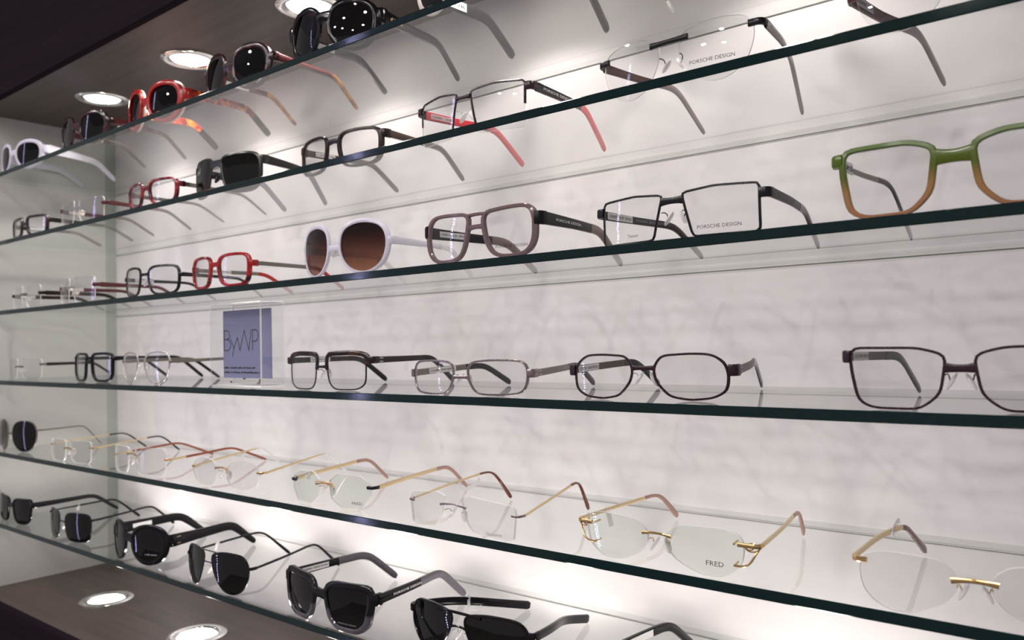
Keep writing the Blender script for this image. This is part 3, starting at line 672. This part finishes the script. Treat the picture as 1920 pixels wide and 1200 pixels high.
glasses('browline_eyeglasses', 'dark tortoise browline glasses with wire lower rims right of the sign', EG, 'D', .947, -.216, 5.6, .0588, .0119, .0440, 2.5, 'square', rim=(.0048, .0010, .0058, .0022), rd=.0040, rimtype='brow', fmat='brown_tortoise', wire='black_metal',
        bridge=(.66, .0030, .0018, .0, .001, 'black_metal'), hinge=.84, ep=(.0080, .0035), ext=.003, th=(.0072, .0064, .0068), tt=.0022, tmat='dark_brown', tipmat='black_plastic', tipat=.56, ty=.168, tx=(-.056, .056), group=GD, slot='ink_white',
        sticker=(-1, .026, .056, .0052, '121079   EUR 309,00'), armmat='gunmetal')
glasses(EG, 'silver grey narrow rectangular glasses on the sign shelf', EG, 'D', 1.166, -.225, 6.1, .0599, .0147, .0338, 3.1, 'softrect', rim=(.0014, .0012, .0016, .0015), rd=.0024, fmat='mauve_metal',
        bridge=(.52, .0030, .0022, .0, .001, None), hinge=.62, ep=(.0080, .003), ext=.004, th=(.0068, .0062, .0068), tt=.0022, tmat='gunmetal', tipmat='black_plastic', tipat=.50, ty=.168, tx=(-.054, .054), group=GD, slot='ink_white', rise=.004,
        sticker=(-1, .018, .058, .0052, '121080   EUR 309,00'), armmat='silver_metal')
glasses(EG, 'plum metal glasses with cut-corner lenses on the sign shelf', EG, 'D', 1.354, -.212, 6.6, .0593, .0169, .0380, 2.5, 'hexcut', rim=(.0013, .0012, .0016, .0014), rd=.0024, fmat='plum_metal', bridge=(.70, .0034, .0022, .0, .0015, None),
        hinge=.64, ep=(.0095, .003), ext=.005, th=(.0068, .0064, .0070), tt=.0022, tmat='brown_plastic', tipmat='black_plastic', tipat=.55, ty=.170, tx=(-.056, .048), group=GD, slot='ink_white', rise=.004,
        sticker=(-1, .006, .040, .0056, '121081   EUR 309,00'), armmat='silver_metal')
glasses(EG, 'dark plum metal glasses cut by the right edge on the sign shelf', EG, 'D', 1.584, -.220, 5.4, .0590, .0150, .0412, 1.6, 'catrect', rim=(.0012, .0010, .0016, .0013), rd=.0024, fmat='plum_metal', bridge=(.68, .0052, .0024, -.0005, .0018, None),
        hinge=.86, ep=(.0085, .003), ext=.0035, th=(.0068, .0064, .0070), tt=.0022, tmat='brown_plastic', tipmat='black_plastic', tipat=.52, ty=.158, tx=(-.043, .05), group=GD, rise=-.002,
        sticker=(-1, .012, .042, .0062, '121 EUR 309,00'), armmat='black_metal')
# ---- fifth shelf: gold rimless
GE = 'rimless glasses on the fifth shelf'
rl = dict(rimtype='none', fmat='gold_metal', rd=.002, th=(.0028, .0022, .0028), tt=.0020, tmat='pale_gold', armmat='gold_metal', lensthick=.0027)
glasses(SG, 'round plum sunglasses with thin temples at the left end above black sunglasses', SG, 'E', .057, -.219, 5.2, .0580, .0151, .0560, 3.5, 'oversize', rim=(.0008, .0008, .0008, .0008), fmat='gunmetal', lens='lens_plum',
        bridge=(.58, .0022, .0016, 0, .001, None), hinge=.70, ep=(.003, .002), th=(.0026, .0022, .0022), tt=.0016, tmat='gunmetal', group=GE, ty=.14, tx=(-.05, .05))
glasses('rimless_eyeglasses', 'gold rimless glasses with black temple tips, second on the gold shelf', EG, 'E', .304, -.222, 4.4, .0545, .0140, .0350, 1.2, 'rect', bridge=(.60, .0022, .0018, .002, .004, 'gold_metal'), hinge=.72, ep=(.003, .002), epmat='gold_metal',
        tipmat='black_plastic', tipat=.55, ty=.172, tx=(-.062, .04), rise=.006, bend=.76, group=GE, **rl)
glasses('rimless_eyeglasses', 'gold rimless glasses with rust brown temples on the gold shelf', EG, 'E', .526, -.227, 3.9, .0575, .0154, .0385, 2.9, 'rect', bridge=(.72, .0022, .0018, .002, .004, 'gold_metal'), hinge=.60, ep=(.003, .002), epmat='gold_metal',
        tipmat='rust_brown', tipat=.16, ty=.185, tx=(-.075, .062), rise=.005, bend=.62, group=GE, **dict(rl, th=(.0034, .0032, .0036), tt=.0026))
glasses('rimless_eyeglasses', 'gold rimless glasses with clear tips and a hanging tag on the gold shelf', EG, 'E', .746, -.219, 5.2, .0575, .0177, .0368, 1.3, 'oval', bridge=(.66, .0022, .0018, .002, .004, 'gold_metal'), hinge=.62, ep=(.003, .002), epmat='gold_metal',
        tipmat='clear_plastic', tipat=.60, ty=.156, tx=(-.065, .066), rise=.012, bend=.74, group=GE, tags=[(-1, .075, [(0, 0, .001), (.0005, -.003, -.006), (.001, -.002, -.012), (.001, .002, -.016)], .005)], **dict(rl, tt=.0024))
glasses('rimless_eyeglasses', 'angular gold rimless glasses with white tag curl and a dark bridge', EG, 'E', .952, -.219, 4.1, .0536, .0166, .0370, 2.5, 'hexrim', bridge=(.66, .0030, .0024, .0015, .005, 'gold_metal'), hinge=.64, ep=(.0035, .003), epmat='black_metal', lens='lens_green_coat',
        tipmat='clear_tip', tipat=.62, ty=.166, tx=(-.062, .070), rise=.008, bend=.78, group=GE, ltext=[(1, 'FRED', .40, -.66, .0030, .0125, 'ink_black')],
        tags=[(-1, .018, [(0, 0, .003), (.002, -.004, -.001), (.006, -.007, -.003), (.010, -.006, .000)], .006)], **dict(rl, th=(.0052, .0042, .0042), tt=.0018))
glasses('rimless_eyeglasses', 'trapezoid rimless glasses with brown curved tips on the gold shelf', EG, 'E', 1.160, -.233, -2.5, .0583, .0222, .0360, 2.1, 'trapez', bridge=(.70, .0017, .0015, .0015, .006, 'mauve_metal'), hinge=.62, ep=(.0022, .0018), epmat='mauve_metal', lens='lens_clear',
        tipmat='tip_brown', tipat=.60, ty=.156, tx=(-.066, .042), rise=.014, bend=.80, group=GE, ltext=[(1, 'Silhouette', .25, -.74, .0032, .0165, 'ink_grey')], tags=[(-1, .062, [(0, 0, .0015), (.001, -.004, -.006), (.006, .004, -.010), (.010, .014, -.005), (.011, .020, .001)], .004)],
        **dict(rl, th=(.0019, .0022, .0046), tt=.0026, tmat='pale_gold', armmat='silver_metal'))
glasses('rimless_eyeglasses', 'rimless glasses with ornate looped gold hinges on the gold shelf', EG, 'E', 1.371, -.227, -1.9, .0614, .0158, .0362, 1.2, 'ovalrect', bridge=(.70, .0019, .0018, .0012, .005, 'gold_metal'), hinge=.72, ep=(.0032, .0026), epmat='gold_metal', lens='lens_green_coat',
        tipmat='clear_tip', tipat=.62, ext=.011, ty=.162, tx=(-.074, .052), rise=.003, bend=.80, ornate=True, group=GE, ltext=[(1, 'FRED', .30, -.44, .0036, .0135, 'ink_black')],
        tags=[(-1, .038, [(-.001, -.002, .001), (.002, -.005, .0), (.004, -.005, -.006), (.0045, -.003, -.014)], .005)], **dict(rl, th=(.0034, .0032, .0062), tt=.0024))
glasses('rimless_eyeglasses', 'rimless glasses with gold bridge cut by the right edge on the gold shelf', EG, 'E', 1.589, -.227, 7.1, .0572, .0177, .0372, 1.5, 'ovalrect', bridge=(.66, .0028, .0024, .0012, .004, 'gold_metal'), hinge=.80, ep=(.0035, .0032), epmat='gold_metal',
        tipmat='tip_brown', tipat=.58, ext=.004, ty=.162, tx=(-.042, .05), rise=.004, bend=.62, group=GE,
        tags=[(-1, .078, [(0, -.012, -.002), (0, .0, .0025), (0, .012, .0035), (.001, .020, .0030)], .004)], **dict(rl, th=(.0034, .0040, .0064), tt=.0030))
# ---- lowest shelf: sunglasses
GF = 'sunglasses on the lowest shelf'
glasses(SG, 'black sunglasses with a long sticker at the left end of the lowest shelf', SG, 'F', .057, -.218, 1.7, .0576, .0155, .0460, 1.9, 'wayfarer', rim=(.003, .002, .004, .003), fmat='black_plastic', lens='lens_black', bridge=(.72, .008, .004, 0, .003, None),
        hinge=.82, ep=(.010, .004), th=(.010, .007, .006), tmat='black_plastic', ty=.165, group=GF, sticker=(-1, .016, .060, .005, ''), **acet)
glasses(SG, 'small black metal sunglasses with a white tag, second on the lowest shelf', SG, 'F', .283, -.223, 2.6, .0594, .0171, .0470, 2.9, 'softrect', rim=(.001, .001, .001, .001), fmat='black_metal', lens='lens_black', bridge=(.66, .0022, .0018, 0, .001, None),
        hinge=.80, ep=(.004, .0025), th=(.0035, .003, .005), tmat='black_metal', tipmat='black_plastic', tipat=.6, ty=.165, tx=(-.062, .05), group=GF, armmat='silver_metal', rise=.004,
        tags=[(-1, .042, [(0, 0, .001), (.001, -.004, .0), (.001, -.005, -.008)], .005)])
glasses(SG, 'large black round sunglasses with thick temples and a metal inlay', SG, 'F', .516, -.227, 4.0, .0636, .0127, .0575, 3.9, 'oversize', rim=(.006, .0055, .008, .006), fmat='black_plastic', lens='lens_plum', bridge=(.66, .012, .006, .001, .004, None),
        hinge=.66, ep=(.018, .006), th=(.018, .012, .008), tmat='black_plastic', ty=.167, tx=(-.062, .065), group=GF, slot='pale_gold', sticker=(-1, .020, .050, .006, ''), ltext=[(1, '#9', .25, -.55, .0024, 1.0, 'ink_grey')], rise=.002, **acet)
glasses(SG, 'black wire aviator sunglasses with a white tag on the lowest shelf', SG, 'F', .733, -.232, 0., .0616, .0161, .0515, 2.9, 'aviator', rim=(.0011, .001, .0011, .0011), fmat='black_metal', lens='lens_grey', bridge=(.70, .0014, .0014, 0, .001, None), twoT=(.97, .0014, .016),
        hinge=.68, ep=(.004, .002), th=(.0030, .0028, .0045), tt=.0020, tmat='black_metal', tipmat='black_plastic', tipat=.62, ty=.168, tx=(-.063, .05), group=GF, armmat='silver_metal', rise=.008,
        tags=[(-1, .040, [(0, 0, .001), (.002, -.006, .0), (.002, -.008, -.009)], .004)])
glasses(SG, 'black sunglasses with clear lower rims and grey temple ends', SG, 'F', .955, -.229, -2.1, .0717, .0142, .0530, 1.8, 'wayfarer', rim=(.0070, .0050, .0075, .0055), fmat='black_over_clear', lens='lens_grey_gradient', bridge=(.74, .0100, .006, 0, .004, None),
        hinge=.84, ep=(.0130, .006), ext=.001, th=(.0105, .0085, .0080), tt=.0045, tmat='black_plastic', tipmat='grey_plastic', tipat=.42, ty=.167, tx=(-.068, .056), group=GF, rise=.002, pads=False, rd=.0055,
        sticker=(-1, .012, .048, .0058, '120491   EUR 219,00'), ttext=[(1, 'PORSCHE DESIGN', .018, .0022, 1.8, 'ink_white', 1)], ltext=[(1, 'PORSCHE DESIGN', .0, -.80, .0016, .026, 'ink_grey')])
glasses(SG, 'glossy black wide aviator sunglasses cut by the bottom of the picture', SG, 'F', 1.144, -.212, 1.0, .0677, .0149, .0480, 2.7, 'aviator', rim=(.0018, .0015, .0022, .0018), rd=.0035, fmat='black_plastic', lens='lens_grey', bridge=(.66, .0020, .0018, .001, .001, None), twoT=(.95, .0028, .020),
        hinge=.70, ep=(.008, .0035), th=(.0085, .0090, .0095), tt=.0030, tmat='black_plastic', ty=.160, tx=(-.034, .045), group=GF, rise=-.009, bend=.5, bsoft=70, armmat='silver_metal',
        tags=[(-1, .064, [(0, 0, .006), (.001, -.002, .0), (.002, -.003, -.007), (.005, .003, -.009), (.009, .010, -.007)], .0035)])
glasses(SG, 'black sunglasses with a sticker, only a temple showing at the bottom edge', SG, 'F', 1.372, -.222, 0., .0600, .0150, .0480, 2.0, 'wayfarer', rim=(.003, .002, .004, .003), fmat='black_plastic', lens='lens_black', bridge=(.72, .008, .004, 0, .003, None),
        hinge=.82, ep=(.010, .004), th=(.010, .008, .007), tmat='black_plastic', ty=.165, group=GF, sticker=(-1, .040, .075, .0060, ''), **acet)

# ------------------------------------------------------------------ acrylic sign block
def sign():
    x0, x1, y0, y1, z0 = .700, .815, -.205, -.170, ZS['D']+ZO+.0002; h = .107
    e = empty('sign_block', ((x0+x1)/2, (y0+y1)/2, z0)); W, Dp = (x1-x0)/2, (y1-y0)/2
    bm = bmesh.new(); bmesh.ops.create_cube(bm, size=1)
    for v in bm.verts: v.co = Vector((v.co.x*2*W, v.co.y*2*Dp, (v.co.z+.5)*h))
    bmesh.ops.bevel(bm, geom=list(bm.edges), offset=.0014, segments=1, affect='EDGES')
    me = bpy.data.meshes.new('block'); bm.normal_update()
    for f in bm.faces: f.material_index = 0 if max(abs(f.normal.x), abs(f.normal.y)) > .99 else 1
    bm.to_mesh(me); bm.free(); me.materials.append(M('acrylic')); me.materials.append(M('acrylic_edge'))
    o = bpy.data.objects.new('block', me); COL.objects.link(o); o.parent = e
    c = MB(); cx0, cx1, cz0, cz1 = -W+.004, W-.003, .010, .0985; c.box(cx0, cx1, -.0006, .0006, cz0, cz1); card = c.build('card', 'card_blue', e, smooth=False)
    # thin drawn lettering
    ink = MB(); yy = -.0009
    u0, uw = cx0+.0025, .078      # lettering field
    v0, vh = .046, .026
    def stroke(pts, wd=.00105):
        P = np.array([(u0+u*uw, yy, v0+v*vh) for u, v in pts])
        for i in range(len(P)-1):
            d = P[i+1]-P[i]; L = np.linalg.norm(d); n = np.array([-d[2], 0, d[0]])/L*wd/2; d = d/L*wd*.3
            ink.add([P[i]-d+n, P[i]-d-n, P[i+1]+d-n, P[i+1]+d+n], [(0, 1, 2, 3)])
    def arc(cx, cz, rx, rz, a0, a1, n=8): return [(cx+rx*math.cos(math.radians(a0+(a1-a0)*i/n)), cz+rz*math.sin(math.radians(a0+(a1-a0)*i/n))) for i in range(n+1)]
    stroke([(.0, 0), (0, 1)]); stroke([(0, 1), (.08, 1)]+arc(.08, .78, .09, .22, 90, -90)+[(0, .56)]); stroke([(.08, .56)]+arc(.09, .28, .11, .28, 90, -90)+[(0, 0)])
    stroke([(.20, .60), (.29, .10)]); stroke([(.40, .66), (.29, .10), (.25, -.30)]); stroke([(.40, .66), (.47, -.02), (.60, 1.0), (.73, -.02), (.80, 1.0)])
    stroke([(.84, 0), (.84, 1), (.92, 1)]+arc(.92, .72, .08, .28, 90, -90)+[(.84, .44)])
    ink.build('lettering', 'ink_black', card, smooth=False, recalc=False)
    for txt, vz, L in (('#26', .0235, .070), ('#32', .0175, .080)):
        TV, TF, tw = text2d(txt); s = L/tw
        meshobj('lettering', [(u0+u*s, yy, vz+(v-.5)*.0026) for u, v in TV], TF, 'ink_black', card, smooth=False, recalc=False)
    for sx, sz in ((.0, 0.0085), (-.03, .004), (.035, .0075)):
        st = MB(); lathe(st, [(.0002, 0), (.0016, .0002), (.0016, .0016), (.0002, .0018)], 10); q = st.build('stud', 'ink_black', e); q.location = (sx, -.004, sz)
    tag(e, 'clear acrylic block sign with a slate blue card between glasses', 'sign')
sign()
